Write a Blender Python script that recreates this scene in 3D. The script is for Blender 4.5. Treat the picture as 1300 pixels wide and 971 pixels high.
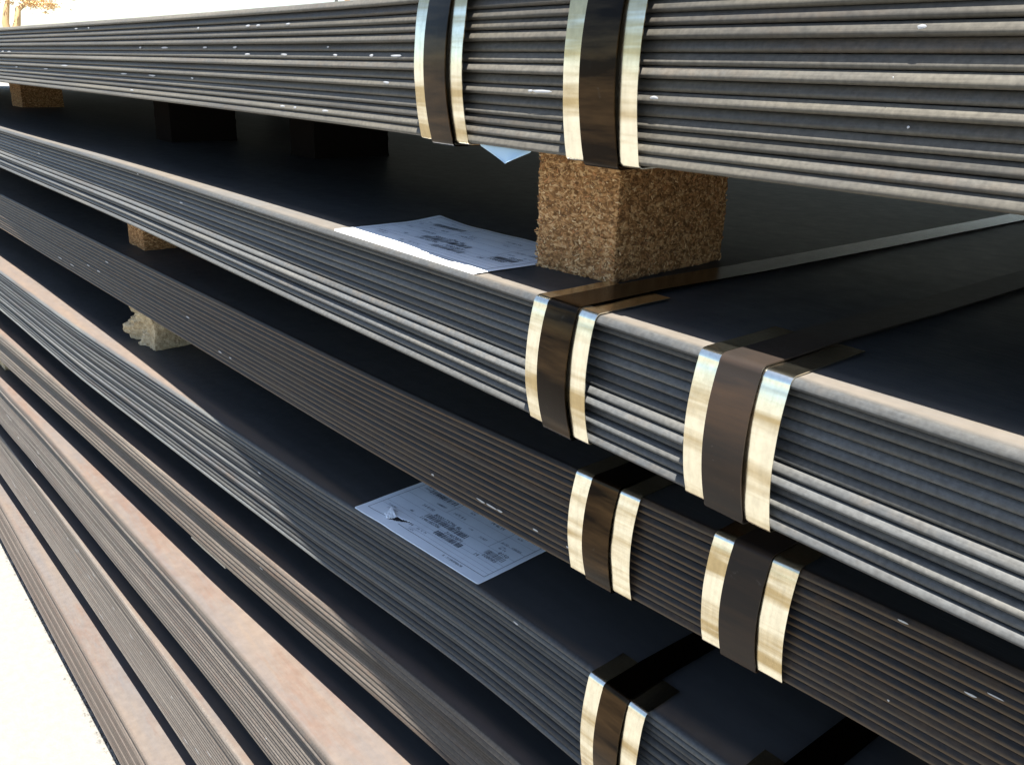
import bpy, bmesh, math, random
from mathutils import Vector, Matrix, noise as mnoise
random.seed(7)
S = bpy.context.scene
for o in list(bpy.data.objects): bpy.data.objects.remove(o)
U = 0.4                  # metres per unit of the measured layout
CZ = 1.46                # camera height above the yard

# ------------------------------------------------------------------ camera
cam = bpy.data.cameras.new('camera'); camo = bpy.data.objects.new('camera', cam)
S.collection.objects.link(camo)
cam.sensor_fit = 'HORIZONTAL'; cam.sensor_width = 36.0
cam.lens = 36.0 * 1110.0 / 1300.0
cam.clip_start = 0.01; cam.clip_end = 3000
R = Matrix(((0.63372198, -0.27557514, 0.72281035),
            (0.77317446, 0.19611453, -0.60310891),
            (0.02444821, 0.94106187, 0.33734975)))
camo.matrix_world = Matrix.Translation((0, 0, CZ)) @ R.to_4x4()
S.camera = camo
S.render.resolution_x, S.render.resolution_y = 1024, 764

# ------------------------------------------------------------------ sky, sun, exposure
TO_SUN = Vector((0.18, -0.143, 1.0)).normalized()
wd = bpy.data.worlds.new('World'); S.world = wd; wd.use_nodes = True
nt = wd.node_tree; bg = nt.nodes['Background']
sky = nt.nodes.new('ShaderNodeTexSky'); sky.sky_type = 'NISHITA'; sky.sun_disc = False
sky.sun_elevation = math.asin(TO_SUN.z); sky.sun_rotation = math.atan2(TO_SUN.x, TO_SUN.y)
sky.air_density = 1.0; sky.dust_density = 1.0; sky.altitude = 50
nt.links.new(sky.outputs[0], bg.inputs[0]); bg.inputs[1].default_value = 0.058
sl = bpy.data.lights.new('sun', 'SUN'); sl.energy = 5.0; sl.angle = math.radians(0.53); sl.color = (1.0, 0.95, 0.87)
so = bpy.data.objects.new('sun', sl); S.collection.objects.link(so)
so.rotation_euler = TO_SUN.to_track_quat('Z', 'Y').to_euler(); so.location = (0, 0, 20)
S.view_settings.view_transform = 'Standard'; S.view_settings.look = 'None'
S.view_settings.gamma = 1.0; S.view_settings.use_curve_mapping = False
S.view_settings.exposure = 2.2

# ------------------------------------------------------------------ helpers
COL = S.collection
def link(name, me, mat=None, parent=None):
    o = bpy.data.objects.new(name, me); COL.objects.link(o)
    if mat is not None: me.materials.append(mat)
    if parent is not None: o.parent = parent
    return o
def tag(o, label=None, cat=None, group=None, kind=None):
    if label: o['label'] = label
    if cat: o['category'] = cat
    if group: o['group'] = group
    if kind: o['kind'] = kind
    return o
def empty(name, loc):
    o = bpy.data.objects.new(name, None); COL.objects.link(o); o.location = loc; return o
def child(name, me, mat, parent):
    """mesh given in world coordinates, parented to an Empty that is only translated"""
    o = link(name, me, mat, parent); o.matrix_parent_inverse = Matrix.Translation(parent.location).inverted()
    return o
def mesh(name, v, f, smooth=False):
    me = bpy.data.meshes.new(name); me.from_pydata([tuple(p) for p in v], [], f); me.update()
    if smooth: me.polygons.foreach_set('use_smooth', [True] * len(me.polygons))
    return me
def ray(px, py):
    return R @ Vector((px - 650.0, -(py - 485.5), -1110.0))
def on_z(px, py, z):     # layout units, z relative to the camera
    d = ray(px, py); return d * (z / d.z)
def W(x, y, z):          # layout units -> world metres
    return Vector((x * U, y * U, CZ + z * U))

class NT:
    def __init__(s, name):
        s.m = bpy.data.materials.new(name); s.m.use_nodes = True; s.t = s.m.node_tree
        s.b = s.t.nodes['Principled BSDF']
    def n(s, typ, **kw):
        nd = s.t.nodes.new(typ)
        for k, v in kw.items(): setattr(nd, k, v)
        return nd
    def l(s, a, b): s.t.links.new(a, b)
    def coord(s, scale=(1, 1, 1), rnd=True):
        tc = s.n('ShaderNodeTexCoord'); mp = s.n('ShaderNodeMapping'); mp.inputs['Scale'].default_value = scale
        s.l(tc.outputs['Object'], mp.inputs['Vector'])
        if rnd:
            oi = s.n('ShaderNodeObjectInfo'); ml = s.n('ShaderNodeMath', operation='MULTIPLY'); ml.inputs[1].default_value = 37.0
            cb = s.n('ShaderNodeCombineXYZ'); s.l(oi.outputs['Random'], ml.inputs[0])
            for i in range(3): s.l(ml.outputs[0], cb.inputs[i])
            s.l(cb.outputs[0], mp.inputs['Location'])
        return mp.outputs[0]
    def noise(s, vec, scale, detail=4, rough=0.6):
        nd = s.n('ShaderNodeTexNoise'); nd.inputs['Scale'].default_value = scale
        nd.inputs['Detail'].default_value = detail; nd.inputs['Roughness'].default_value = rough
        s.l(vec, nd.inputs['Vector']); return nd.outputs['Fac']
    def ramp(s, fac, *stops):
        r = s.n('ShaderNodeValToRGB'); e = r.color_ramp.elements
        while len(e) < len(stops): e.new(0.5)
        for i, (p, c) in enumerate(stops):
            e[i].position = p
            e[i].color = (c, c, c, 1) if isinstance(c, (int, float)) else (*c, 1)
        s.l(fac, r.inputs[0]); return r.outputs[0]
    def mix(s, fac, a, b, mode='MIX'):
        m = s.n('ShaderNodeMix', data_type='RGBA', blend_type=mode)
        if isinstance(fac, (int, float)): m.inputs[0].default_value = fac
        else: s.l(fac, m.inputs[0])
        for i, c in ((6, a), (7, b)):
            if isinstance(c, tuple): m.inputs[i].default_value = (*c, 1)
            else: s.l(c, m.inputs[i])
        return m.outputs[2]
    def math(s, op, a, b=None, clamp=False):
        m = s.n('ShaderNodeMath', operation=op); m.use_clamp = clamp
        for i, c in ((0, a), (1, b)):
            if c is None: continue
            if isinstance(c, (int, float)): m.inputs[i].default_value = c
            else: s.l(c, m.inputs[i])
        return m.outputs[0]
    def bump(s, h, strength, dist):
        b = s.n('ShaderNodeBump'); b.inputs['Strength'].default_value = strength; b.inputs['Distance'].default_value = dist
        s.l(h, b.inputs['Height']); s.l(b.outputs[0], s.b.inputs['Normal'])
    def set(s, **kw):
        for k, v in kw.items():
            i = s.b.inputs[k.replace('_', ' ')]
            if isinstance(v, tuple): i.default_value = (*v, 1) if len(v) == 3 else v
            elif isinstance(v, (int, float)): i.default_value = v
            else: s.l(v, i)
        return s.m

# ------------------------------------------------------------------ materials
def steel(name, edge_a, edge_b, rust, rust_amt, plate, dust, dust_w, spec=0.25, fine=1.0, ridge=False, patchy=False):
    """hot rolled steel: dark mill scale, sheared edges of their own tone, rusty dust along the weathered rim"""
    k = NT(name)
    at = k.n('ShaderNodeAttribute', attribute_name='d').outputs['Fac']          # metres behind the sheet's own front edge
    vx = k.coord((1.0, 6.0, 6.0)); vs = k.coord((0.25, 10.0, 10.0)); v = k.coord()
    oi = k.n('ShaderNodeObjectInfo').outputs['Random']
    n1 = k.noise(vx, 3.0, 6, 0.65); n2 = k.noise(vs, 18.0, 3); n3 = k.noise(v, 60.0, 5, 0.7); n4 = k.noise(v, 320.0, 3)
    edge = k.mix(k.ramp(n1, (0.35, 0.0), (0.65, 1.0)), edge_a, edge_b)
    edge = k.mix(k.ramp(k.math('ADD', k.math('MULTIPLY', n3, 0.35), k.math('MULTIPLY', n1, 0.65)), (0.54 - rust_amt * 0.16, 0.0), (0.72, 0.8)), edge, rust)
    n5 = k.noise(k.coord((0.06, 3.0, 3.0)), 90.0, 5, 0.7)
    edge = k.mix(0.5, edge, k.ramp(n5, (0.3, 0.55), (0.7, 1.4)), 'MULTIPLY')
    tone = k.math('ADD', k.math('MULTIPLY', oi, 0.65), 0.68)
    cb = k.n('ShaderNodeCombineColor')
    for i in range(3): k.l(tone, cb.inputs[i])
    edge = k.mix(1.0, edge, cb.outputs[0], 'MULTIPLY')
    edge = k.mix(0.55, edge, k.ramp(n4, (0.3, 0.6), (0.7, 1.4)), 'MULTIPLY')
    if ridge:      # rust and painted skylight on each sheet's outermost line, painted shade in the grooves
        rr = k.n('ShaderNodeMapRange'); k.l(k.math('ADD', at, k.math('MULTIPLY', k.math('SUBTRACT', n3, 0.5), 0.0008)), rr.inputs[0])
        rr.inputs[1].default_value = 0.0001; rr.inputs[2].default_value = 0.0008; rr.inputs[3].default_value = 1.0; rr.inputs[4].default_value = 0.0
        edge = k.mix(rr.outputs[0], edge, k.mix(k.ramp(n1, (0.35, 0.0), (0.7, 1.0)), rust, (.064, .052, .038)))
    # plate faces
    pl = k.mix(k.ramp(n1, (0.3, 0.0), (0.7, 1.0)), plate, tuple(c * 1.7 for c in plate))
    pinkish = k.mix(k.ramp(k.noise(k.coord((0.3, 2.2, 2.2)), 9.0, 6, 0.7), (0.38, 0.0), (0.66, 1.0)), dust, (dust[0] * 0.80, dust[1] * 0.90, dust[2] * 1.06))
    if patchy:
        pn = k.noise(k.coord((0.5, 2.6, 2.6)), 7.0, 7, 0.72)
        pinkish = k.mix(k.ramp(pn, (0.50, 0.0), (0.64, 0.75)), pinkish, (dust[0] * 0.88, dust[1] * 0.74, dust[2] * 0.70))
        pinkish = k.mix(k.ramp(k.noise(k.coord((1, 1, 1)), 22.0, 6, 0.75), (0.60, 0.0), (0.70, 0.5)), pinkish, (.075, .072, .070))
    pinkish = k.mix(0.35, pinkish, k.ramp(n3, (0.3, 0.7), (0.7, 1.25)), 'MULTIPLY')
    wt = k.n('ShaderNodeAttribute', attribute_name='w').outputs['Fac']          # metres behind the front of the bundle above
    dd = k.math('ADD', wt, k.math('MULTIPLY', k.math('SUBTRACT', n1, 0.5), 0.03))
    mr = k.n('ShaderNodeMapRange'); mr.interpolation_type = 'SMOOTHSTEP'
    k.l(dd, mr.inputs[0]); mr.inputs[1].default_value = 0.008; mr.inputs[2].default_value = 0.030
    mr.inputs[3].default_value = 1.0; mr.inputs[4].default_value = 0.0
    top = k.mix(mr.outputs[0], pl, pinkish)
    er = k.n('ShaderNodeMapRange'); k.l(at, er.inputs[0]); er.inputs[1].default_value = 0.0026; er.inputs[2].default_value = 0.0085
    col = k.mix(er.outputs[0], edge, top)
    rg = k.math('ADD', k.math('MULTIPLY', n3, 0.25), 0.42)
    hb = k.math('ADD', k.math('MULTIPLY', n2, 0.5), k.math('ADD', k.math('MULTIPLY', n4, 0.12), k.math('MULTIPLY', n5, 0.9)))
    k.bump(hb, 0.3 * fine, 0.0006)
    return k.set(Base_Color=col, Roughness=rg, Specular_IOR_Level=spec)

M_STEEL = [
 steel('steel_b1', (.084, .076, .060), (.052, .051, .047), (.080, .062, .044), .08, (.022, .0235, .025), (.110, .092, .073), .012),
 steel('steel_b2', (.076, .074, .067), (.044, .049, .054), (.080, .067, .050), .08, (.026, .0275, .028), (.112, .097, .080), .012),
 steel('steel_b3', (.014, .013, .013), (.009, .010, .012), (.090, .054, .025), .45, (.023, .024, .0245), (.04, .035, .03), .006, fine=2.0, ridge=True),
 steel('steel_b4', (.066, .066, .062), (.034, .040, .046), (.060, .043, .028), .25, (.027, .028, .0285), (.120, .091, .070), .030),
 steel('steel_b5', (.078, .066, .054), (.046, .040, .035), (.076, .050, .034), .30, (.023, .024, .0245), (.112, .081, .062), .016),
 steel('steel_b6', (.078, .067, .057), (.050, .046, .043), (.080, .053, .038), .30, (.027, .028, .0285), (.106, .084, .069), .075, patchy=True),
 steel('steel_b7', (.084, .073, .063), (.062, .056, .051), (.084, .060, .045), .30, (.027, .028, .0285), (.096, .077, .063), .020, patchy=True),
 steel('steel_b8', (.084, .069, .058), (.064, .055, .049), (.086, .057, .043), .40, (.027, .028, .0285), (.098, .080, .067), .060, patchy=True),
]
def galvanised():
    k = NT('galvanised_sheet'); v = k.coord(); vz = k.coord((40, 40, 9))
    n = k.noise(v, 160, 4, 0.7); m = k.noise(k.coord((3, 3, 40)), 1.1, 4, 0.6); sp = k.noise(vz, 8, 3)
    br = k.noise(k.coord((300, 300, 6)), 1.0, 3)
    c = k.mix(k.ramp(m, (0.46, 0.0), (0.62, 1.0)), (.90, .86, .71), (.50, .40, .23))  # brown bands painted in to imitate reflections of the horizon
    c = k.mix(0.45, c, k.ramp(n, (0.3, 0.75), (0.65, 1.08)), 'MULTIPLY')
    c = k.mix(0.3, c, k.ramp(br, (0.35, 0.7), (0.6, 1.05)), 'MULTIPLY')
    k.bump(k.math('ADD', k.math('MULTIPLY', n, 0.3), k.math('ADD', sp, k.math('MULTIPLY', br, .3))), 0.10, 0.0006)
    return k.set(Base_Color=c, Metallic=1.0, Roughness=k.math('ADD', k.math('MULTIPLY', m, 0.15), 0.13))
M_GALV = galvanised()
def strap_mat(name, a, b, rough, met):
    k = NT(name); n = k.noise(k.coord((4, 4, 34)), 1.3, 5, 0.65); s = k.noise(k.coord((260, 260, 5)), 1.5, 3)
    n2 = k.noise(k.coord(), 150, 4, .7)
    c = k.mix(k.ramp(n, (0.42, 0.0), (0.70, 1.0)), a, b)
    c = k.mix(k.ramp(n2, (0.66, 0.0), (0.76, 0.6)), c, (.08, .07, .06))
    k.bump(k.math('ADD', s, k.math('MULTIPLY', n2, .4)), 0.10, 0.0005)
    return k.set(Base_Color=c, Roughness=k.math('ADD', k.math('MULTIPLY', n2, 0.15), rough), Metallic=met, Specular_IOR_Level=0.15)
M_STRAP = strap_mat('black_strap', (.012, .009, .007), (.075, .048, .025), 0.16, 1.0)  # amber bands in the colour imitate reflected ground
M_STRAP_R = strap_mat('rusty_strap', (.018, .0145, .0125), (.040, .025, .016), 0.36, 0.0)
def chip(name, tint=1.0):
    k = NT(name); v = k.coord((1, 1, 1.6)); vo = k.n('ShaderNodeTexVoronoi'); vo.inputs['Scale'].default_value = 330
    ds = k.mix(0.35, v, k.n('ShaderNodeTexCoord').outputs['Object'])
    nz = k.n('ShaderNodeTexNoise'); nz.inputs['Scale'].default_value = 60; k.l(v, nz.inputs['Vector'])
    wv = k.mix(0.02, v, nz.outputs['Color'], 'ADD'); k.l(wv, vo.inputs['Vector'])
    n = k.noise(v, 190, 6, 0.75); m = k.noise(v, 26, 4)
    sep = k.n('ShaderNodeSeparateColor'); k.l(vo.outputs['Color'], sep.inputs[0])
    c = k.ramp(sep.outputs[0], (0.0, (.17 * tint, .085, .032)), (0.35, (.31 * tint, .158, .062)), (0.7, (.45 * tint, .248, .106)), (1.0, (.60 * tint, .395, .20)))
    c = k.mix(k.ramp(n, (0.38, 1.0), (0.52, 0.0)), c, (.12, .06, .024))
    c = k.mix(k.ramp(m, (0.58, 0.0), (0.75, 0.6)), c, (.40, .17, .06))
    k.bump(k.math('ADD', n, k.math('MULTIPLY', vo.outputs['Distance'], -0.8)), 0.7, 0.0014)
    return k.set(Base_Color=c, Roughness=0.85, Specular_IOR_Level=0.15)
M_CHIP = chip('chipboard')
def pale_chip():
    k = NT('weathered_chipboard'); v = k.coord(); n = k.noise(v, 150, 6, .75); m = k.noise(v, 40, 4)
    c = k.mix(k.ramp(n, (.35, 0.), (.65, 1.)), (.34, .25, .14), (.66, .55, .36)); c = k.mix(k.ramp(m, (.55, 0.), (.75, .6)), c, (.30, .22, .10))
    k.bump(n, .9, .003); return k.set(Base_Color=c, Roughness=.9, Specular_IOR_Level=.1)
M_PALE = pale_chip()
M_SHADEW = NT('shade_black_wood').set(Base_Color=(.013, .0105, .009), Roughness=1.0, Specular_IOR_Level=0.0)  # near-black puts the shade of the gap into the wood colour
def flat(name, c, rough=0.6, **kw):
    k = NT(name); n = k.noise(k.coord(), 40, 4)
    return k.set(Base_Color=k.mix(0.25, c, k.ramp(n, (0.3, 0.8), (0.7, 1.15)), 'MULTIPLY'), Roughness=rough, **kw)
M_PAPER = flat('label_paper', (.88, .93, .97), 0.4)
M_TAG = flat('shade_tinted_paper', (.36, .52, .66), 0.5)  # blue stands in for the bundle's shade on the paper
M_INK = flat('print_ink', (.035, .04, .06), 0.5)
M_INK2 = flat('print_ink_faint', (.12, .14, .19), 0.5)
M_FLECK = flat('white_fleck', (.36, .37, .38), 0.6)
M_FLAKE = [flat('flake_pale', (.64, .45, .24), .8), flat('flake_mid', (.46, .28, .12), .8), flat('flake_dark', (.20, .10, .04), .8), flat('flake_orange', (.42, .19, .07), .8)]
def ground_mat():
    k = NT('yard_ground'); v = k.coord(rnd=False)
    n = k.noise(v, 2.0, 6); m = k.noise(v, 45, 5, .7)
    c = k.mix(n, (.135, .130, .118), (.160, .155, .142)); c = k.mix(0.4, c, k.ramp(m, (0.3, 0.7), (0.7, 1.15)), 'MULTIPLY')
    k.bump(m, 0.4, 0.01)
    return k.set(Base_Color=c, Roughness=0.9)
M_GROUND = ground_mat()

# ------------------------------------------------------------------ yard ground
g = 1500.0
go = link('ground', mesh('ground', [(-g, -g, 0), (g, -g, 0), (g, g, 0), (-g, g, 0)], [(0, 1, 2, 3)]), M_GROUND); go['kind'] = 'structure'

# ------------------------------------------------------------------ bundles
XL, XR = -5.4 / U, 0.65 / U
DEPTH = 1.5
BUN = [  # z_top, z_bottom, number of sheets, front curve (x, y), sheet offsets in mm (+ = set back)
 dict(zt=.1315, zb=-.1315, n=15, c=[(-10, 1.0), (-5.4, 1.0), (-3.6, 1.032), (-1.9, 1.032), (-1.15, 1.0), (-.35, 1.0), (2, 1.0)],
      off=[0, .9, .3, -.3, -1.5, .7, 0, -1.7, .5, -1.6, .3, -.4, -1.1, -2.5, -4.0], r=3.2, p=2.2, jit=.12),
 dict(zt=-.374, zb=-.600, n=14, c=[(-10, .99), (-5.85, 1.0), (-3.6, 1.022), (-2, 1.01), (-1.4, 1.006), (-.45, .993), (2, .97)],
      off=[-6.8, .3, .1, .3, .0, .2, .0, -.6, -3.4, -5.4, -1.2, -5.2, -4.0, -6.4], r=3.9, p=2.0, jit=.1, lin=.45, nose=-.25),
 dict(zt=-.800, zb=-1.036, n=14, c=[(-10, .95), (-6.17, 1.035), (-2.28, 1.138), (-1.66, 1.163), (-.9, 1.215), (-.5, 1.241), (2, 1.30)],
      off=None, r=3.0, p=2.0, jit=.5, fill=.90),
 dict(zt=-1.276, zb=-1.550, n=16, c=[(-10, .80), (-6.25, .956), (-4.7, 1.007), (-4.0, 1.044), (-2.34, 1.142), (-2.13, 1.159), (-1.57, 1.200), (-1.1, 1.208), (2, 1.23)],
      off=[0, .4, .6, 2.2, 0, -1.6, -2.6, -.6, -2.4, -.6, -2.6, -4.0, -1.6, -3.4, -4.6, -5.6], r=4.4, p=2.0, jit=.2, lin=.12, nose=-.08),
 dict(zt=-1.730, zb=-1.920, n=11, c=[(-10, .72), (-6.4, .92), (-5, .995), (-3.3, 1.085), (-2.6, 1.13), (-1.6, 1.197), (-1, 1.22), (2, 1.24)],
      off=[0, -1.2, -2.6, -.2, 1.6, 2.0, 1.4, -.2, -1.8, -3.2, -4.6], r=3.0, p=2.0, jit=.25),
 dict(zt=-2.100, zb=-2.390, n=17, c=[(-10, .77), (-6.42, .877), (-5.58, .91), (-4.08, .95), (-3.08, .98), (-2.14, .992), (2, 1.02)],
      off=[-.6, -1.6, 1.4, 2.2, .9, .0, -.9, -1.6, -2.4, -3.1, -4.2, -4.8, -5.8, -6.5, -7.4, -8.2, -9.0], r=3.0, p=2.0, jit=.3),
 dict(zt=-2.600, zb=-2.920, n=18, c=[(-10, .80), (-7, .872), (-5.8, .90), (-3, .952), (-1, .97), (2, .98)],
      off=[0, -.9, -2.0, -1.2, -2.4, -3.2, -3.8, -4.7, -5.1, -6, -6.8, -7.4, -8.2, -8.9, -9.7, -10.4, -11.2, -12], r=2.8, p=2.0, jit=.3),
 dict(zt=-3.130, zb=-3.420, n=16, c=[(-10, .79), (-6.7, .794), (-3.55, .804), (2, .82)],
      off=[0, 1.5, 1.8, .2, -1.6, -2.6, -3.6, -4.6, -5.7, -6.6, -7.6, -8.7, -9.6, -10.6, -11.5, -12.5], r=2.8, p=2.0, jit=.3),
]
BLAB = [
 'topmost bundle of steel sheets with grey tan edges, white flecks and two straps',
 'steel sheet bundle under the big chipboard block, bright rim over dark blue sheet edges',
 'dark rust-brown edged steel sheet bundle lying above the torn label bundle',
 'steel sheet bundle carrying the torn white label on its top',
 'thin steel sheet bundle with a narrow pink rim, below the torn label bundle',
 'steel sheet bundle with the widest pinkish sunlit dusty top rim',
 'grey steel sheet bundle with many white flecks, resting above the lowest bundle',
 'lowest steel sheet bundle, pink and grey streaked, beside the bare white ground',
]
def curve(c, x):         # smooth (Catmull-Rom like) interpolation of the measured front line
    if x <= c[0][0]: return c[0][1]
    for i in range(len(c) - 1):
        if x <= c[i + 1][0]:
            x0, y0 = c[i]; x1, y1 = c[i + 1]
            def sl(j):
                a = max(j - 1, 0); b = min(j + 1, len(c) - 1)
                return (c[b][1] - c[a][1]) / (c[b][0] - c[a][0])
            h = x1 - x0; t = (x - x0) / h; m0, m1 = sl(i) * h, sl(i + 1) * h
            return (2*t**3 - 3*t*t + 1)*y0 + (t**3 - 2*t*t + t)*m0 + (-2*t**3 + 3*t*t)*y1 + (t**3 - t*t)*m1
    return c[-1][1]
NS = 130
XS = [XL + (XR - XL) * i / NS for i in range(NS + 1)]
bundles = []
for bi, B in enumerate(BUN):
    rnd = random.Random(100 + bi)
    root = empty('steel_sheet_bundle', W(-1, curve(B['c'], -1), B['zb']))
    tag(root, BLAB[bi], 'steel bundle', 'strapped bundles of steel sheet in the stack')
    bundles.append(root)
    n = B['n']; pitch = (B['zt'] - B['zb']) * U / n; T = pitch * B.get('fill', .955)
    off = B['off'] or [rnd.uniform(-.8, .8) for _ in range(n)]
    B['offm'] = off; B['pitch'] = pitch
    front = [curve(B['c'], x) * U for x in XS]
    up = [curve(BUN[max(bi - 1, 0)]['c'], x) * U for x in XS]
    r = B['r'] / 1000.0
    prof = []                              # (dy, dz) around the section: bottom back -> nose -> top back
    ts = [-1, -.96, -.86, -.66, -.40, -.15, .15, .42, .65, .82, .93, .985, 1]
    lin = B.get('lin', .72); t_nose = B.get('nose', -.40)
    def edge(t, t0=t_nose):               # sheared edge: long rolled-over upper slope, short lower burr
        if t >= t0:
            q = (t - t0) / (1 - t0); return r * (lin * q ** 1.15 + (1 - lin) * (1 - math.sqrt(max(0, 1 - q * q))))
        q = (t0 - t) / (1 + t0); return r * .80 * (1 - math.sqrt(max(0, 1 - q * q)))
    arc = [(edge(t), t * T / 2) for t in ts]
    backs = [.006, .012, .025, .05, .09, .16]
    prof = [(DEPTH, -T/2), (.10, -T/2), (.02, -T/2), (.006, -T/2)] + arc + [(b, T/2) for b in backs] + [(DEPTH, T/2)]
    P = len(prof)
    for s in range(n):
        zc = CZ + B['zt'] * U - (s + .5) * pitch
        ph = [rnd.uniform(0, 6.28) for _ in range(4)]; j = B['jit'] / 1000.0; sk = rnd.gauss(0, j * .35)
        zj = rnd.uniform(-.5, .5) * pitch * .03
        v, f, dat, exp = [], [], [], []
        for i, x in enumerate(XS):
            X = x * U
            y = front[i] + off[s] / 1000.0 + j * (.6 * math.sin(X * 1.7 + ph[0]) + .35 * math.sin(X * 4.1 + ph[1]) + .2 * math.sin(X * 11 + ph[2])) + sk * X
            for dy, dz in prof:
                v.append((X, (y + dy) if dy < DEPTH else .4 + DEPTH + off[s] / 1000., zc + zj + dz)); dat.append(dy)
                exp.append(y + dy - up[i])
        for i in range(NS):
            for q in range(P):
                a = i * P + q; b = i * P + (q + 1) % P
                f.append((a, b, b + P, a + P))
        f.append(tuple(range(P - 1, -1, -1))); f.append(tuple(range(NS * P, NS * P + P)))
        me = mesh('sheet', v, f, True); me.polygons[-1].use_smooth = False; me.polygons[-2].use_smooth = False
        at = me.attributes.new('d', 'FLOAT', 'POINT'); at.data.foreach_set('value', dat)
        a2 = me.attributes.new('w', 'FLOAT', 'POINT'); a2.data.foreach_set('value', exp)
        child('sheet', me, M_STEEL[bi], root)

def front_y(bi, x, z):   # world y of the outermost steel at layout x, z
    B = BUN[bi]; s = int((B['zt'] - z) * U / B['pitch']); s = min(max(s, 0), B['n'] - 1)
    return curve(B['c'], x) * U + B['offm'][s] / 1000.0

# ------------------------------------------------------------------ straps and edge protectors
def ribbon(path, x0, x1, t, slope=0.0, nx=4, wob=0.0, seed=0, notch=0.0):
    """sheet metal strip: path of (y, z) points swept across x0..x1, thickness t"""
    n = len(path); nor = []
    for i in range(n):
        a = path[max(i - 1, 0)]; b = path[min(i + 1, n - 1)]
        d = Vector((b[0] - a[0], b[1] - a[1])).normalized(); nor.append(Vector((d.y, -d.x)))
    v, f = [], []
    for side in (0, 1):
        for i, (y, z) in enumerate(path):
            for k in range(nx + 1):
                x = x0 + (x1 - x0) * k / nx
                w = wob * mnoise.noise(Vector((x * 30 + seed, y * 40, z * 40)))
                o = nor[i] * (w - t * side)
                v.append((x, y + o.x + slope * (x - (x0 + x1) / 2), z + o.y))
    m = nx + 1; N = n * m
    for i in range(n - 1):
        for k in range(nx):
            a = i * m + k
            f.append((a, a + m, a + m + 1, a + 1)); f.append((N + a, N + a + 1, N + a + m + 1, N + a + m))
        f.append((i * m, N + i * m, N + (i + 1) * m, (i + 1) * m))
        e = i * m + nx; f.append((e, e + m, N + e + m, N + e))
    for k in range(nx):
        f.append((k, k + 1, N + k + 1, N + k)); e = (n - 1) * m + k; f.append((e, N + e, N + e + 1, e + 1))
    me = mesh('ribbon', v, f, True)
    me.set_sharp_from_angle(angle=math.radians(38))
    return me
def front_path(y0, zt, zb, bulge, gap, top_len, bot_len, rad, lift, back=None):
    """from the end of the top flange, round the top corner, down the bulged face, round the bottom corner, under"""
    p = []
    for i in range(9): 
        t = i / 8; p.append((y0 + rad + top_len * (1 - t), zt + gap * .5 + lift * (1 - t) ** 1.5))
    for i in range(1, 8):
        a = math.pi / 2 * i / 8; p.append((y0 + rad - gap - (rad) * math.sin(a), zt + gap * .5 - rad + rad * math.cos(a)))
    H = (zt - rad) - (zb + rad * .6)
    for i in range(0, 25):
        t = i / 24; p.append((y0 - gap - bulge * math.sin(math.pi * t) ** .85 if 0 < t < 1 else y0 - gap, zt + gap * .5 - rad - (H + gap * .5) * t))
    r2 = rad * .6
    for i in range(1, 6):
        a = math.pi / 2 * i / 5; p.append((y0 - gap + r2 * (1 - math.cos(a)), zb + r2 - (r2 + gap * .5) * math.sin(a)))
    for i in range(1, 4): p.append((y0 + r2 + bot_len * i / 3, zb - gap * .5))
    return p
# bundle, x0, x1 of the protector, strap margin left/right, top flange, bulge mm, strap material, lift
STR = [
 (0, -1.503, -1.336, .046, .046, .05, 5.5, M_STRAP, .001, 'edge protector farther from the chipboard block'),
 (0, -1.060, -.9015, .044, .040, .05, 5.5, M_STRAP, .001, None),
 (1, -1.123, -.968, .040, .042, .066, 6.0, M_STRAP, .0008, None),
 (1, -.752, -.598, .040, .044, .066, 6.0, M_STRAP_R, .0008, None),
 (2, -1.205, -1.034, .048, .052, .045, 6.0, M_STRAP, .001, None),
 (2, -.857, -.685, .044, .052, .030, 6.5, M_STRAP_R, .0008, None),
 (3, -1.131, -.962, .048, .050, .037, 6.0, M_STRAP, .0015, None),
 (3, -.742, -.572, .048, .050, .037, 6.0, M_STRAP, .0015, None),
]
for i, (bi, x0, x1, ml, mr_, fl, bu, sm, lift, _) in enumerate(STR):
    B = BUN[bi]; root = bundles[bi]; xc = (x0 + x1) / 2
    y0 = min(front_y(bi, xc, B['zt'] - .004 - q * (B['zt'] - B['zb'] - .008) / 30) for q in range(31))
    zt = CZ + B['zt'] * U; zb = CZ + B['zb'] * U; sp = (curve(B['c'], x1) - curve(B['c'], x0)) / (x1 - x0)
    pth = front_path(y0, zt + .0006, zb - .0008, bu / 1000, .0014, fl, .03, .006, lift)
    me = ribbon(pth, x0 * U, x1 * U, .0007, sp, 8, .0006, i * 7.3)
    child('edge_protector', me, M_GALV, root)
    back = .4 + DEPTH
    pth = front_path(y0, zt + .0011, zb - .0022, bu / 1000 + .0013, .0030, fl + .004, .03, .006, lift)
    yb = pth[0][0]
    pre = [(back + .004, zb), (back + .004, zt - .004), (back - .004, zt + .0012)] + [(yb + (back - .02 - yb) * (1 - k / 12), zt + .0011 + .0010 * max(0, 1 - (1 - k / 12) * 4)) for k in range(12)]
    post = [(pth[-1][0] + (back - pth[-1][0]) * k / 6, zb - .0022) for k in range(1, 7)]
    me = ribbon(pre + pth + post, (x0 + ml) * U, (x1 - mr_) * U, .0009, sp, 3, .0002, i * 3.1)
    child('strap', me, sm, root)

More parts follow.
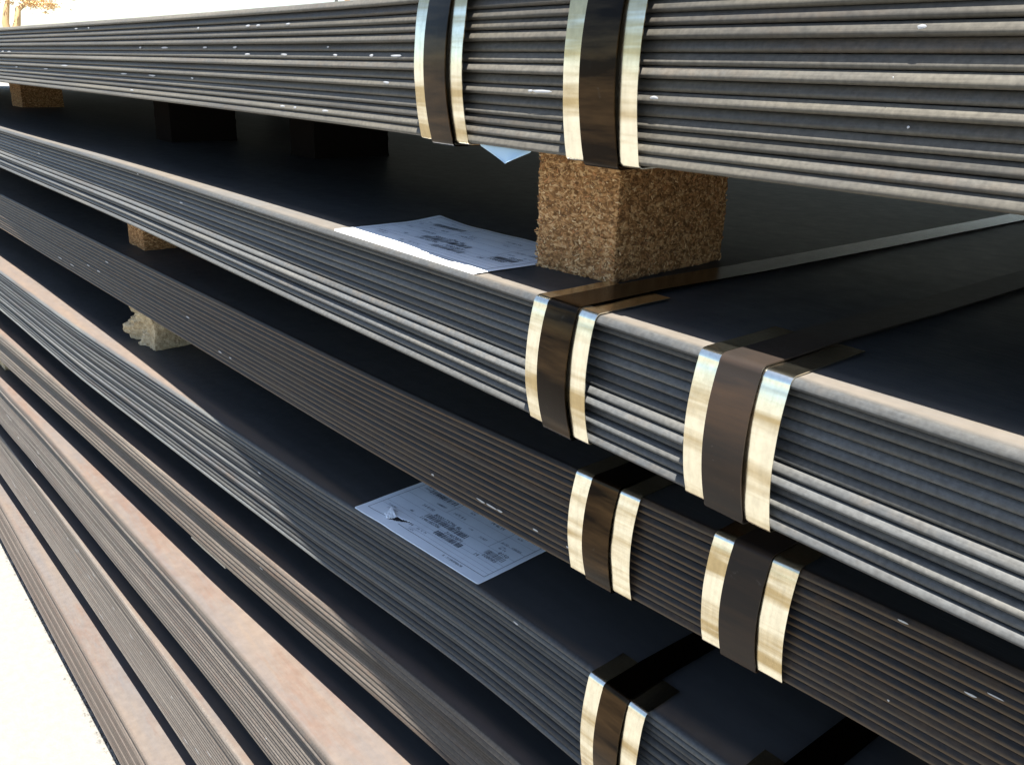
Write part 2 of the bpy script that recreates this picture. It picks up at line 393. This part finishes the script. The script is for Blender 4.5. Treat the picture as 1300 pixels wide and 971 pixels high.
# ------------------------------------------------------------------ chipboard dunnage
def block_mesh(sx, sy, sz, seed, cut=.003, amp=.0009, broken=0.0):
    bm = bmesh.new(); bmesh.ops.create_cube(bm, size=1.0)
    bmesh.ops.subdivide_edges(bm, edges=bm.edges[:], cuts=int(min(34, max(6, .1 / cut))), use_grid_fill=True)
    for v in bm.verts:
        p = Vector((v.co.x * sx, v.co.y * sy, v.co.z * sz)); q = p + Vector((seed * 1.7, seed, seed * .3))
        edge = sum(1 for a in v.co if abs(abs(a) - .5) < 1e-4)
        n = Vector((v.co.x if abs(abs(v.co.x) - .5) < 1e-4 else 0, v.co.y if abs(abs(v.co.y) - .5) < 1e-4 else 0, v.co.z if abs(abs(v.co.z) - .5) < 1e-4 else 0))
        if n.length: n.normalize()
        h = mnoise.noise(q * 190) * amp + mnoise.noise(q * 420) * amp * .6 + mnoise.noise(q * 40) * amp * .8
        if edge >= 2: h -= abs(mnoise.noise(q * 260)) * amp * 2.2 + amp * .5
        p += n * h
        if broken:
            t = min(1.0, max(0.0, .15 - v.co.y) / .5) * (1.0 - .75 * max(0.0, v.co.x + .5) ** 2)
            c = Vector((mnoise.noise(q * 45), mnoise.noise(q * 45 + Vector((5, 0, 0))), .4 * mnoise.noise(q * 45 + Vector((0, 7, 0)))))
            c += .5 * Vector((mnoise.noise(q * 120), mnoise.noise(q * 120 + Vector((5, 0, 0))), 0))
            st = math.floor(mnoise.noise(q * 30) * 4) / 4
            p += c * broken * .17 * t + Vector((.25, .5, 0)) * broken * t * (.25 + st)
        v.co = p
    me = bpy.data.meshes.new('block'); bm.to_mesh(me); bm.free()
    return me
def block(x0, x1, y0, y1, z0, z1, label, seed, rot=0.0, broken=0.0, cut=.003, mat=None, group='chipboard dunnage blocks between the bundles'):
    sx, sy, sz = (x1 - x0) * U, (y1 - y0) * U, (z1 - z0) * U
    o = link('dunnage_block', block_mesh(sx, sy, sz + .0012, seed, cut, broken=broken), mat or M_CHIP)
    o.location = W((x0 + x1) / 2, (y0 + y1) / 2, (z0 + z1) / 2); o.rotation_euler.z = rot
    tag(o, label, 'chipboard block', group); return o
Z = [(B['zt'], B['zb']) for B in BUN]
big = block(-1.3320, -1.1280, 1.160, 1.520, Z[1][0], Z[0][1], 'big square chipboard block standing in the gap beside the upper white label', 3, .085, cut=.0026)
# loose flakes standing out of the big block's two visible faces
def flakes(o, sx, sy, sz, count, seed):
    rnd = random.Random(seed); v, f, mi = [], [], []
    for _ in range(count):
        face = rnd.random()
        if face < .5: p = Vector((rnd.uniform(-.5, .5) * sx, -.5 * sy, rnd.uniform(-.5, .5) * sz)); n = Vector((0, -1, 0))
        else: p = Vector((.5 * sx, rnd.uniform(-.5, .5) * sy, rnd.uniform(-.5, .5) * sz)); n = Vector((1, 0, 0))
        a = rnd.gauss(0, .75); t = n.cross(Vector((0, 0, 1))).normalized(); b = Vector((0, 0, 1))
        u = (t * math.cos(a) + b * math.sin(a) + n * rnd.uniform(-.3, .3)).normalized(); w = n.cross(u).normalized()
        w = (w + n * rnd.uniform(-.6, .6)).normalized()
        L = rnd.uniform(.0008, .0028) * rnd.choice((.6, 1, 1, 1.4)); H = rnd.uniform(.0003, .0009)
        c = p + n * rnd.uniform(-.0006, .0003); i = len(v)
        v += [c - u * L - w * H * .5, c - u * L * .6 + w * H, c + u * L * .7 + w * H, c + u * L - w * H * .3, c + n * .0004, c - n * .0012]
        f += [(i, i+1, i+4), (i+1, i+2, i+4), (i+2, i+3, i+4), (i+3, i, i+4), (i+1, i, i+5), (i+3, i+2, i+5), (i, i+3, i+5)]
        mi += [rnd.choice((0, 1, 1, 2, 2, 3, 1))] * 7
    me = mesh('flakes', v, f)
    for m in M_FLAKE: me.materials.append(m)
    me.polygons.foreach_set('material_index', mi)
    q = link('wood_flakes', me, None, o); q['kind'] = 'stuff'
flakes(big, .204 * U, .36 * U, .2425 * U, 3000, 5)
block(-8.16, -7.86, 1.56, 1.86, Z[1][0], Z[0][1], 'small brown chipboard block at the far end under the topmost bundle', 11, .05, cut=.006)
block(-4.62, -4.40, 1.50, 1.83, Z[1][0], Z[0][1], 'block coloured blackish for shade, halfway along under the topmost bundle, nearer its open edge', 12, 0, cut=.008, mat=M_SHADEW)
block(-3.62, -3.40, 1.74, 2.10, Z[1][0], Z[0][1], 'block coloured blackish for shade, deep under the topmost bundle, midway to the big block', 13, 0, cut=.008, mat=M_SHADEW)
block(-4.215, -4.0, 1.195, 1.53, Z[2][0], Z[1][1], 'orange brown chipboard block corner peeking out above the rust-brown edged bundle', 14, 0, cut=.004)
block(-4.30, -4.04, 1.19, 1.53, Z[3][0], Z[2][1], 'crumbled pale chipboard block with a broken end, under the rust-brown edged bundle', 15, .06, broken=.05, cut=.0028, mat=M_PALE)
block(-7.05, -6.78, .975, 1.3, Z[5][0], Z[4][1], 'pale chipboard block under the thin bundle at its far end', 16, 0, cut=.005, mat=M_PALE)
block(-.56, -.36, 1.555, 1.85, Z[3][0], Z[2][1], 'chipboard block end showing beneath the rust-brown edged bundle, right of the straps', 17, 0, cut=.006)
dp = 'chipboard block set deep in the dark gap between lower bundles'
sd = 30
for gi in range(7):
    for (xa, ya) in ((-7.9, 3.6), (-1.2, 3.6), (.9, 1.6), (.9, 3.6)) + (((-1.2, 1.7),) if gi > 0 else ()) + (((-7.9, 1.6),) if gi not in (0, 4) else ()):
        if gi == 2 and ya < 2 and xa > -2 and xa < 0: continue
        sd += 1; block(xa, xa + .2, ya, ya + .33, Z[gi + 1][0], Z[gi][1], dp, sd, 0, cut=.02)
for (xa, ya) in ((-7.9, 1.4), (-4.1, 1.4), (-1.2, 1.4), (.9, 1.4), (-7.9, 3.4), (-4.1, 3.4), (-1.2, 3.4), (.9, 3.4)):
    sd += 1; block(xa, xa + .2, ya, ya + .4, -CZ / U, Z[7][1], 'chipboard block bearing the lowest bundle on the ground', sd, 0, cut=.02)

# ------------------------------------------------------------------ printed labels
def text_mesh(s, h):
    cu = bpy.data.curves.new('txt', 'FONT'); cu.body = s; cu.size = h * 1.38; cu.resolution_u = 2
    o = bpy.data.objects.new('txt', cu); COL.objects.link(o)
    dg = bpy.context.evaluated_depsgraph_get(); me = bpy.data.meshes.new_from_object(o.evaluated_get(dg))
    bpy.data.objects.remove(o); bpy.data.curves.remove(cu); return me
def rects(lst, z=.0003):
    v, f = [], []
    for (a, b, c, d) in lst:
        i = len(v); v += [(a, b, z), (c, b, z), (c, d, z), (a, d, z)]; f.append((i, i+1, i+2, i+3))
    return mesh('rects', v, f)
LW, LH = .228, .124
def packing_label(bi, x0, x1, ya, yb, torn, label, seed, curl):
    B = BUN[bi]; root = bundles[bi]
    z = CZ + B['zt'] * U + .0006
    p0 = W(x0, ya, 0); p1 = W(x1, yb, 0); ang = math.atan2(p1.y - p0.y, p1.x - p0.x)
    def hgt(x, y):
        h = .0006 * mnoise.noise(Vector((x * 25 + seed, y * 25, 0))) + .0005
        if curl and y < .0022: h -= .0016 * (1 - math.sqrt(max(0, 1 - (1 - y / .0022) ** 2)))
        if curl: h += .0035 * max(0, 1 - math.hypot(x, LH - y) / .05) ** 1.5
        if torn: h += .0012 * max(0, 1 - math.hypot(x - .052, y - .018) / .03)
        return h
    nx, ny = 152, 87; v, f = [], []
    tear = [(.052, .0115), (.0535, .0165), (.056, .0235), (.066, .0250), (.0775, .0295), (.0700, .0215), (.0640, .0175), (.0570, .0150)]
    def inside(x, y):
        c = False
        for i in range(len(tear)):
            (xa, y_a), (xb, y_b) = tear[i], tear[i - 1]
            if (y_a > y) != (y_b > y) and x < (xb - xa) * (y - y_a) / (y_b - y_a) + xa: c = not c
        return c
    for j in range(ny + 1):
        for i in range(nx + 1):
            x, y = LW * i / nx, LH * j / ny
            # slightly rounded corners
            for cx, cy in ((0, 0), (LW, 0), (LW, LH), (0, LH)):
                dx, dy = abs(x - cx), abs(y - cy)
                if dx < .003 and dy < .003:
                    ax, ay = .003 - dx, .003 - dy; m = max(ax, ay); l = math.hypot(ax, ay)
                    if l > 0: k = m / l; x += (1 - k) * ax * (1 if cx == 0 else -1); y += (1 - k) * ay * (1 if cy == 0 else -1)
            v.append((x, y, hgt(x, y)))
    for j in range(ny):
        for i in range(nx):
            if torn and inside(LW * (i + .5) / nx, LH * (j + .5) / ny): continue
            a = j * (nx + 1) + i; f.append((a, a + 1, a + nx + 2, a + nx + 1))
    lo = link('packing_label', mesh('label', v, f, True), M_PAPER, root)
    lo.matrix_parent_inverse = Matrix.Translation(root.location).inverted()
    lo.location = (p0.x, p0.y, z); lo.rotation_euler.z = ang; lo['label'] = label
    sol = lo.modifiers.new('thick', 'SOLIDIFY'); sol.thickness = .00025; sol.offset = -1
    def drape(me):
        for q in me.vertices: q.co.z = hgt(q.co.x, q.co.y) + .00022
        return me
    def sub_rects(lst):
        out = []
        for (a, b, c, d) in lst:
            n = max(1, int(max(c - a, d - b) / .006)); hx = (c - a) >= (d - b)
            for k in range(n):
                if hx: out.append((a + (c - a) * k / n, b, a + (c - a) * (k + 1) / n, d))
                else: out.append((a, b + (d - b) * k / n, c, b + (d - b) * (k + 1) / n))
        if torn: out = [r for r in out if not inside((r[0] + r[2]) / 2, (r[1] + r[3]) / 2) and math.hypot((r[0]+r[2])/2 - .058, (r[1]+r[3])/2 - .019) > .013]
        return out
    lw = .00045
    bx0, bx1, by0, by1 = .009, .221, .0145, .118
    border = [(bx0, by0, bx1, by0 + .0006), (bx0, by1, bx1, by1 + .0006), (bx0, by0, bx0 + .0006, by1), (bx1, by0, bx1 + .0006, by1)]
    link('ruled_border', drape(rects(sub_rects(border))), M_INK, lo)
    rows = [(bx0 + .075 if y < .03 else bx0, y, bx1, y + lw * .6) for y in (.0215, .0285, .036, .044, .060, .076, .092, .108)]
    rows += [(.178, .060, .178 + lw, .108), (.085, .076, .085 + lw, .118)]
    link('ruled_line', drape(rects(sub_rects(rows))), M_INK2, lo)
    rnd = random.Random(seed)
    def barcode(x, y, w, h):
        lst = []; q = x
        while q < x + w:
            b = rnd.choice((.0005, .0007, .0012, .0016)); lst.append((q, y, q + b, y + h)); q += b + rnd.choice((.0008, .0011, .0018))
        link('barcode', drape(rects(lst)), M_INK, lo)
    barcode(.074, .0505, .072, .0085); barcode(.113, .0325, .046, .0085); barcode(.184, .0475, .030, .0085); barcode(.028, .094, .05, .008)
    def text(s, x, y, h, ink=M_INK):
        me = text_mesh(s, h * 1.15)
        for q in me.vertices: q.co.x += x; q.co.y += y
        link('printed_text', drape(me), ink, lo)
    text('8000173796 46', .080, .0603, .0048); text('1146182706', .072, .0440, .0046); text('71907871', .121, .0420, .0048)
    text('8150', .196, .0572, .0048); text('108085', .186, .0415, .0048); text('14', .178, .0365, .0046); text('54', .0775, .0240, .0040)
    text('54  X  M', .092, .0240, .0030, M_INK2); text('1.475', .085, .0170, .0026, M_INK2); text('R - F15R0M8678', .158, .0085, .0030)
    text('7190787', .020, .036, .0030, M_INK2); text('11461827', .026, .0300, .0030, M_INK2); text('8150 - 108085', .182, .076, .0034, M_INK2)
    text('46', .050, .046, .0042, M_INK2); text('54 8150', .05, .066, .0042, M_INK2); text('1475 8 6', .092, .080, .0040, M_INK2); text('14 46 54', .14, .098, .004, M_INK2)
    for q in range(14):
        w = rnd.choice(('8150', '54', '1475', '108085', '71907', '46 14', '8678', '1146'))
        text(w, rnd.choice((.014, .036, .058, .100, .128, .150, .182, .2)) + rnd.uniform(0, .006), rnd.choice((.0655, .0700, .0815, .0865, .0965, .1020, .1105)), rnd.choice((.0026, .0032)), M_INK2)
    if torn:      # crumpled flap peeled back from the tear
        v, f = [], []; A, Bn = 14, 9
        for j in range(Bn + 1):
            for i in range(A + 1):
                s, t = i / A, j / Bn
                base = Vector((.0525 + .0035 * s, .0120 + .0115 * s, .001)); dirx = Vector((-.020, .0065, 0))
                hx = math.sin(t * 2.2) * .0050 * (.4 + .6 * s)
                p = base + dirx * t * (.55 + .45 * s) + Vector((0, 0, hx))
                p += Vector((0, 0, 1)) * .0016 * mnoise.noise(Vector((s * 5, t * 4, seed)))
                v.append(p)
        for j in range(Bn):
            for i in range(A):
                a = j * (A + 1) + i; f.append((a, a + 1, a + A + 2, a + A + 1))
        fl = link('torn_flap', mesh('flap', v, f, True), M_PAPER, lo)
        s2 = fl.modifiers.new('thick', 'SOLIDIFY'); s2.thickness = .0002
packing_label(3, -2.136, -1.570, 1.165, 1.209, True, 'white printed label with a torn hole and bar codes', 4.0, False)
packing_label(1, -1.885, -1.300, 1.0035, 0.9995, False, 'white printed label beside the big chipboard block', 9.0, True)
# corner of a paper tag, tinted blue for shade, hanging out below the topmost bundle
pt = [(-1.318, 1.000, -.131), (-1.230, .996, -.1585), (-1.160, 1.000, -.131)]
v, f = [], []
for j in range(9):
    for i in range(9):
        a, b = i / 8, j / 8          # a across the top, b down towards the tip
        top = Vector(pt[0]).lerp(Vector(pt[2]), a); tip = Vector(pt[1]); p = top.lerp(tip, b * .97)
        p.y += .006 * math.sin(b * 2.4) * (.5 - a) + .004 * (1 - b) + .004 * math.sin(a * 3.1) * b
        v.append(W(p.x, p.y, p.z + (.006 if j == 0 else 0)))
for j in range(8):
    for i in range(8):
        a = j * 9 + i; f.append((a, a + 1, a + 10, a + 9))
tg = child('paper_tag', mesh('tag', v, f, True), M_TAG, bundles[0]); tg['label'] = 'paper corner tinted pale blue for shade, hanging below the bottom sheet'
sm_ = tg.modifiers.new('thick', 'SOLIDIFY'); sm_.thickness = .0003

# ------------------------------------------------------------------ white flecks on the sheet edges
def fleck_mesh(seed):
    rnd = random.Random(seed); v = [(0, -.0001, 0)]; f = []; n = 9
    for i in range(n):
        a = 2 * math.pi * i / n; k = rnd.uniform(.65, 1.15); v.append((math.cos(a) * k * .5, .0001, math.sin(a) * k * .5))
    for i in range(n): f.append((0, 1 + i, 1 + (i + 1) % n))
    return mesh('fleck', v, f)
FM = [fleck_mesh(i) for i in range(5)]
for m in FM: m.materials.append(M_FLECK)
def fleck(bi, px, py, wpx, hpx):
    B = BUN[bi]; y = 1.1
    d = ray(px, py)
    for _ in range(12):
        p = d * (y / d.y); y = curve(B['c'], p.x)
    p = d * (y / d.y)
    if not (B['zb'] < p.z < B['zt']): return
    s = int((B['zt'] - p.z) * U / B['pitch']); s = min(max(s, 0), B['n'] - 1)
    zc = B['zt'] - (s + .42) * B['pitch'] / U
    dist = (p.length) * U; pxm = dist / 1110.0
    o = bpy.data.objects.new('paint_fleck', FM[(px + py) % 5]); COL.objects.link(o); o.parent = bundles[bi]
    o.matrix_parent_inverse = Matrix.Translation(bundles[bi].location).inverted()
    o.location = (p.x * U, y * U + B['offm'][s] / 1000.0 - .0004 - B['jit'] / 1300., CZ + zc * U)
    st = min(6.0, max(1.0, p.length / y * .8)) * (.6 + .9 * ((px * 7 + py * 13) % 10) / 10)
    o.scale = (wpx * pxm * st * .7, 1, min(hpx * pxm * .7, B['pitch'] * .32)); o['ts'] = 1
    del o['ts']
FL = [(0, 96, 36, 8, 4), (0, 112, 36, 4, 3), (0, 252, 39, 7, 4), (0, 315, 36, 12, 4), (0, 328, 37, 7, 4), (0, 366, 35, 9, 3), (0, 12, 67, 7, 4), (0, 4, 67, 4, 3),
 (0, 178, 63, 5, 4), (0, 209, 65, 12, 4), (0, 260, 65, 8, 4), (0, 298, 63, 9, 4), (0, 314, 66, 10, 4), (0, 361, 67, 12, 4), (0, 426, 67, 12, 5), (0, 416, 64, 5, 3),
 (0, 472, 69, 14, 5), (0, 503, 69, 16, 5), (0, 493, 105, 14, 6), (0, 21, 85, 6, 3), (0, 58, 87, 6, 3), (0, 84, 87, 10, 4), (0, 157, 93, 9, 3), (0, 193, 95, 14, 4), (0, 244, 99, 6, 3),
 (0, 170, 114, 10, 6), (0, 362, 138, 8, 4), (0, 378, 138, 12, 5), (0, 416, 139, 10, 7), (0, 690, 115, 42, 8), (0, 676, 116, 16, 5), (0, 833, 126, 16, 6), (0, 1172, 38, 12, 10), (0, 1137, 97, 4, 4), (0, 1153, 162, 4, 5),
 (1, 50, 197, 5, 4), (1, 230, 255, 6, 5), (1, 175, 222, 4, 3),
 (2, 77, 329, 6, 4), (2, 92, 338, 5, 4), (2, 113, 337, 6, 4), (2, 126, 344, 6, 3), (2, 136, 334, 6, 3), (2, 239, 405, 6, 4), (2, 280, 449, 6, 4), (2, 293, 457, 6, 5), (2, 611, 637, 16, 6), (2, 624, 646, 20, 7), (2, 635, 651, 10, 4), (2, 680, 675, 11, 4), (2, 550, 604, 9, 4), (2, 722, 698, 8, 4),
 (2, 1147, 788, 22, 4), (2, 1232, 884, 20, 4), (2, 1262, 888, 20, 3), (2, 1128, 890, 4, 4),
 (3, 331, 600, 5, 4), (3, 655, 788, 8, 4), (4, 332, 720, 5, 4),
 (5, 13, 529, 5, 5), (5, 27, 554, 4, 4), (5, 51, 575, 5, 4), (5, 49, 588, 6, 4), (5, 343, 933, 4, 3),
 (6, 23, 615, 6, 7), (6, 49, 649, 5, 6), (6, 100, 697, 4, 4), (6, 121, 730, 5, 5), (6, 117, 733, 5, 5), (6, 135, 780, 6, 8), (6, 147, 771, 5, 7), (6, 162, 769, 4, 5), (6, 170, 806, 5, 6), (6, 183, 827, 4, 5), (6, 203, 825, 5, 6), (6, 220, 850, 5, 7), (6, 240, 878, 6, 9), (6, 222, 882, 6, 12), (6, 243, 935, 7, 12), (6, 270, 955, 6, 8), (6, 257, 950, 4, 6), (6, 88, 685, 4, 4), (6, 190, 802, 4, 5), (6, 209, 835, 4, 5), (6, 98, 697, 4, 4), (6, 38, 632, 4, 4)]
for a in FL: fleck(*a)

# pale sliver of packing bent out under the thin bundle
bx = []
for q in range(9):
    x = -3.40 + .32 * q / 8; y = curve(BUN[4]['c'], x) * U - .0045; z = CZ + BUN[4]['zb'] * U
    dz = .0030 + .0008 * mnoise.noise(Vector((x * 9, 0, 0))); bx += [(x * U, y, z + .0003), (x * U, y, z - dz), (x * U, y + .03, z - dz), (x * U, y + .03, z + .0003)]
bf = [(q * 4 + a, q * 4 + (a + 1) % 4, q * 4 + 4 + (a + 1) % 4, q * 4 + 4 + a) for q in range(8) for a in range(4)] + [(0, 1, 2, 3), (35, 34, 33, 32)]
child('packing_strip', mesh('strip', bx, bf), flat('pale_packing', (.15, .14, .12), .8), bundles[4])

# ------------------------------------------------------------------ gravel on the yard next to the stack
rnd = random.Random(3); v, f = [], []
for _ in range(1100):
    x = rnd.uniform(-3.6, -1.0); y = .326 + rnd.gauss(0, .008); r0 = rnd.uniform(.002, .006) * rnd.choice((1, 1, 1.4)); i = len(v)
    for d in ((1, 0, 0), (-1, 0, 0), (0, 1, 0), (0, -1, 0), (0, 0, 1)):
        v.append((x + d[0] * r0 * rnd.uniform(.6, 1.4), y + d[1] * r0 * rnd.uniform(.6, 1.4), max(0, d[2] * r0 * rnd.uniform(.5, 1.1)) - .0003))
    f += [(i, i+2, i+4), (i+2, i+1, i+4), (i+1, i+3, i+4), (i+3, i, i+4)]
gv = link('gravel', mesh('gravel', v, f), M_GROUND); tag(gv, 'loose pale grit lying along the foot of the stack', 'gravel', kind='stuff')

# ------------------------------------------------------------------ far background seen over the stack
M_BARK = flat('dry_bark', (.44, .29, .14), .9); M_LEAF = flat('dry_leaf', (.60, .41, .19), .9); M_POST = flat('dark_post', (.10, .10, .09), .7); M_TIMB = flat('timber', (.36, .24, .13), .8)
def tube(pts, radii, seg=8):
    v, f = [], []
    for i, (p, r0) in enumerate(zip(pts, radii)):
        d = (Vector(pts[min(i+1, len(pts)-1)]) - Vector(pts[max(i-1, 0)])).normalized(); a = d.orthogonal().normalized(); b = d.cross(a)
        for k in range(seg):
            t = 2 * math.pi * k / seg; v.append(Vector(p) + (a * math.cos(t) + b * math.sin(t)) * r0)
    for i in range(len(pts) - 1):
        for k in range(seg): f.append((i*seg+k, i*seg+(k+1) % seg, (i+1)*seg+(k+1) % seg, (i+1)*seg+k))
    return v, f
def far(px, py, dist):
    d = ray(px, py).normalized(); s = dist / math.hypot(d.x, d.y); return Vector((d.x * s, d.y * s, CZ + d.z * s))
D = 30.0
base = far(15, 25, D); root = empty('dry_tree', (base.x, base.y, 0))
tag(root, 'dry tan tree with a forked trunk far behind the stack', 'tree')
tv, tf = [], []
for px0, px1 in ((16, 7), (14, 22)):
    a = far(px0, 60, D); b = far(px1, 30, D); c = far(px1 + 1, 12, D); e = far(px1 + (24 if px1 > 10 else 4), -6, D)
    q, w_ = tube([(a.x, a.y, 0), a, b, c, e], [.16, .13, .09, .08, .03]); o_ = len(tv); tv += q; tf += [tuple(k + o_ for k in z_) for z_ in w_]
child('trunk', mesh('trunk', tv, tf, True), M_BARK, root)
lv, lf = [], []; rnd = random.Random(21)
for (cx, cy, rr, cnt) in ((52, 4, .42, 420), (40, 5, .28, 220), (64, 8, .2, 120), (14, -8, .6, 380), (40, -12, .7, 420), (80, -14, .5, 260), (14, 4, .12, 24), (58, 16, .06, 16)):
    c = far(cx, cy, D)
    for _ in range(cnt):
        p = c + Vector((rnd.gauss(0, rr * .5), rnd.gauss(0, rr * .5), rnd.gauss(0, rr * .22))); s = rnd.uniform(.02, .05)
        u = Vector((rnd.gauss(0, 1), rnd.gauss(0, 1), rnd.gauss(0, .6))).normalized(); w_ = u.orthogonal().normalized(); i = len(lv)
        lv += [p - u * s, p + w_ * s * .5, p + u * s, p - w_ * s * .5]; lf.append((i, i+1, i+2, i+3))
child('crown', mesh('crown', lv, lf), M_LEAF, root)
def post(px, wpx, mat, label, h):
    b = far(px, 2, 24.0); w_ = wpx * 24.0 / 1110 / 2
    bm = bmesh.new(); bmesh.ops.create_cube(bm, size=1)
    for q in bm.verts: q.co = Vector((q.co.x * w_ * 2, q.co.y * w_ * 2, (q.co.z + .5) * h))
    bmesh.ops.bevel(bm, geom=bm.edges[:], offset=w_ * .2, segments=2, affect='EDGES')
    me = bpy.data.meshes.new('post'); bm.to_mesh(me); bm.free(); o = link('post', me, mat); o.location = (b.x, b.y, 0); tag(o, label, 'post')
post(427, 3, M_POST, 'thin dark post standing far behind the topmost bundle', 4.0)
post(441, 5, M_TIMB, 'pale timber post standing far behind the topmost bundle', 3.6)
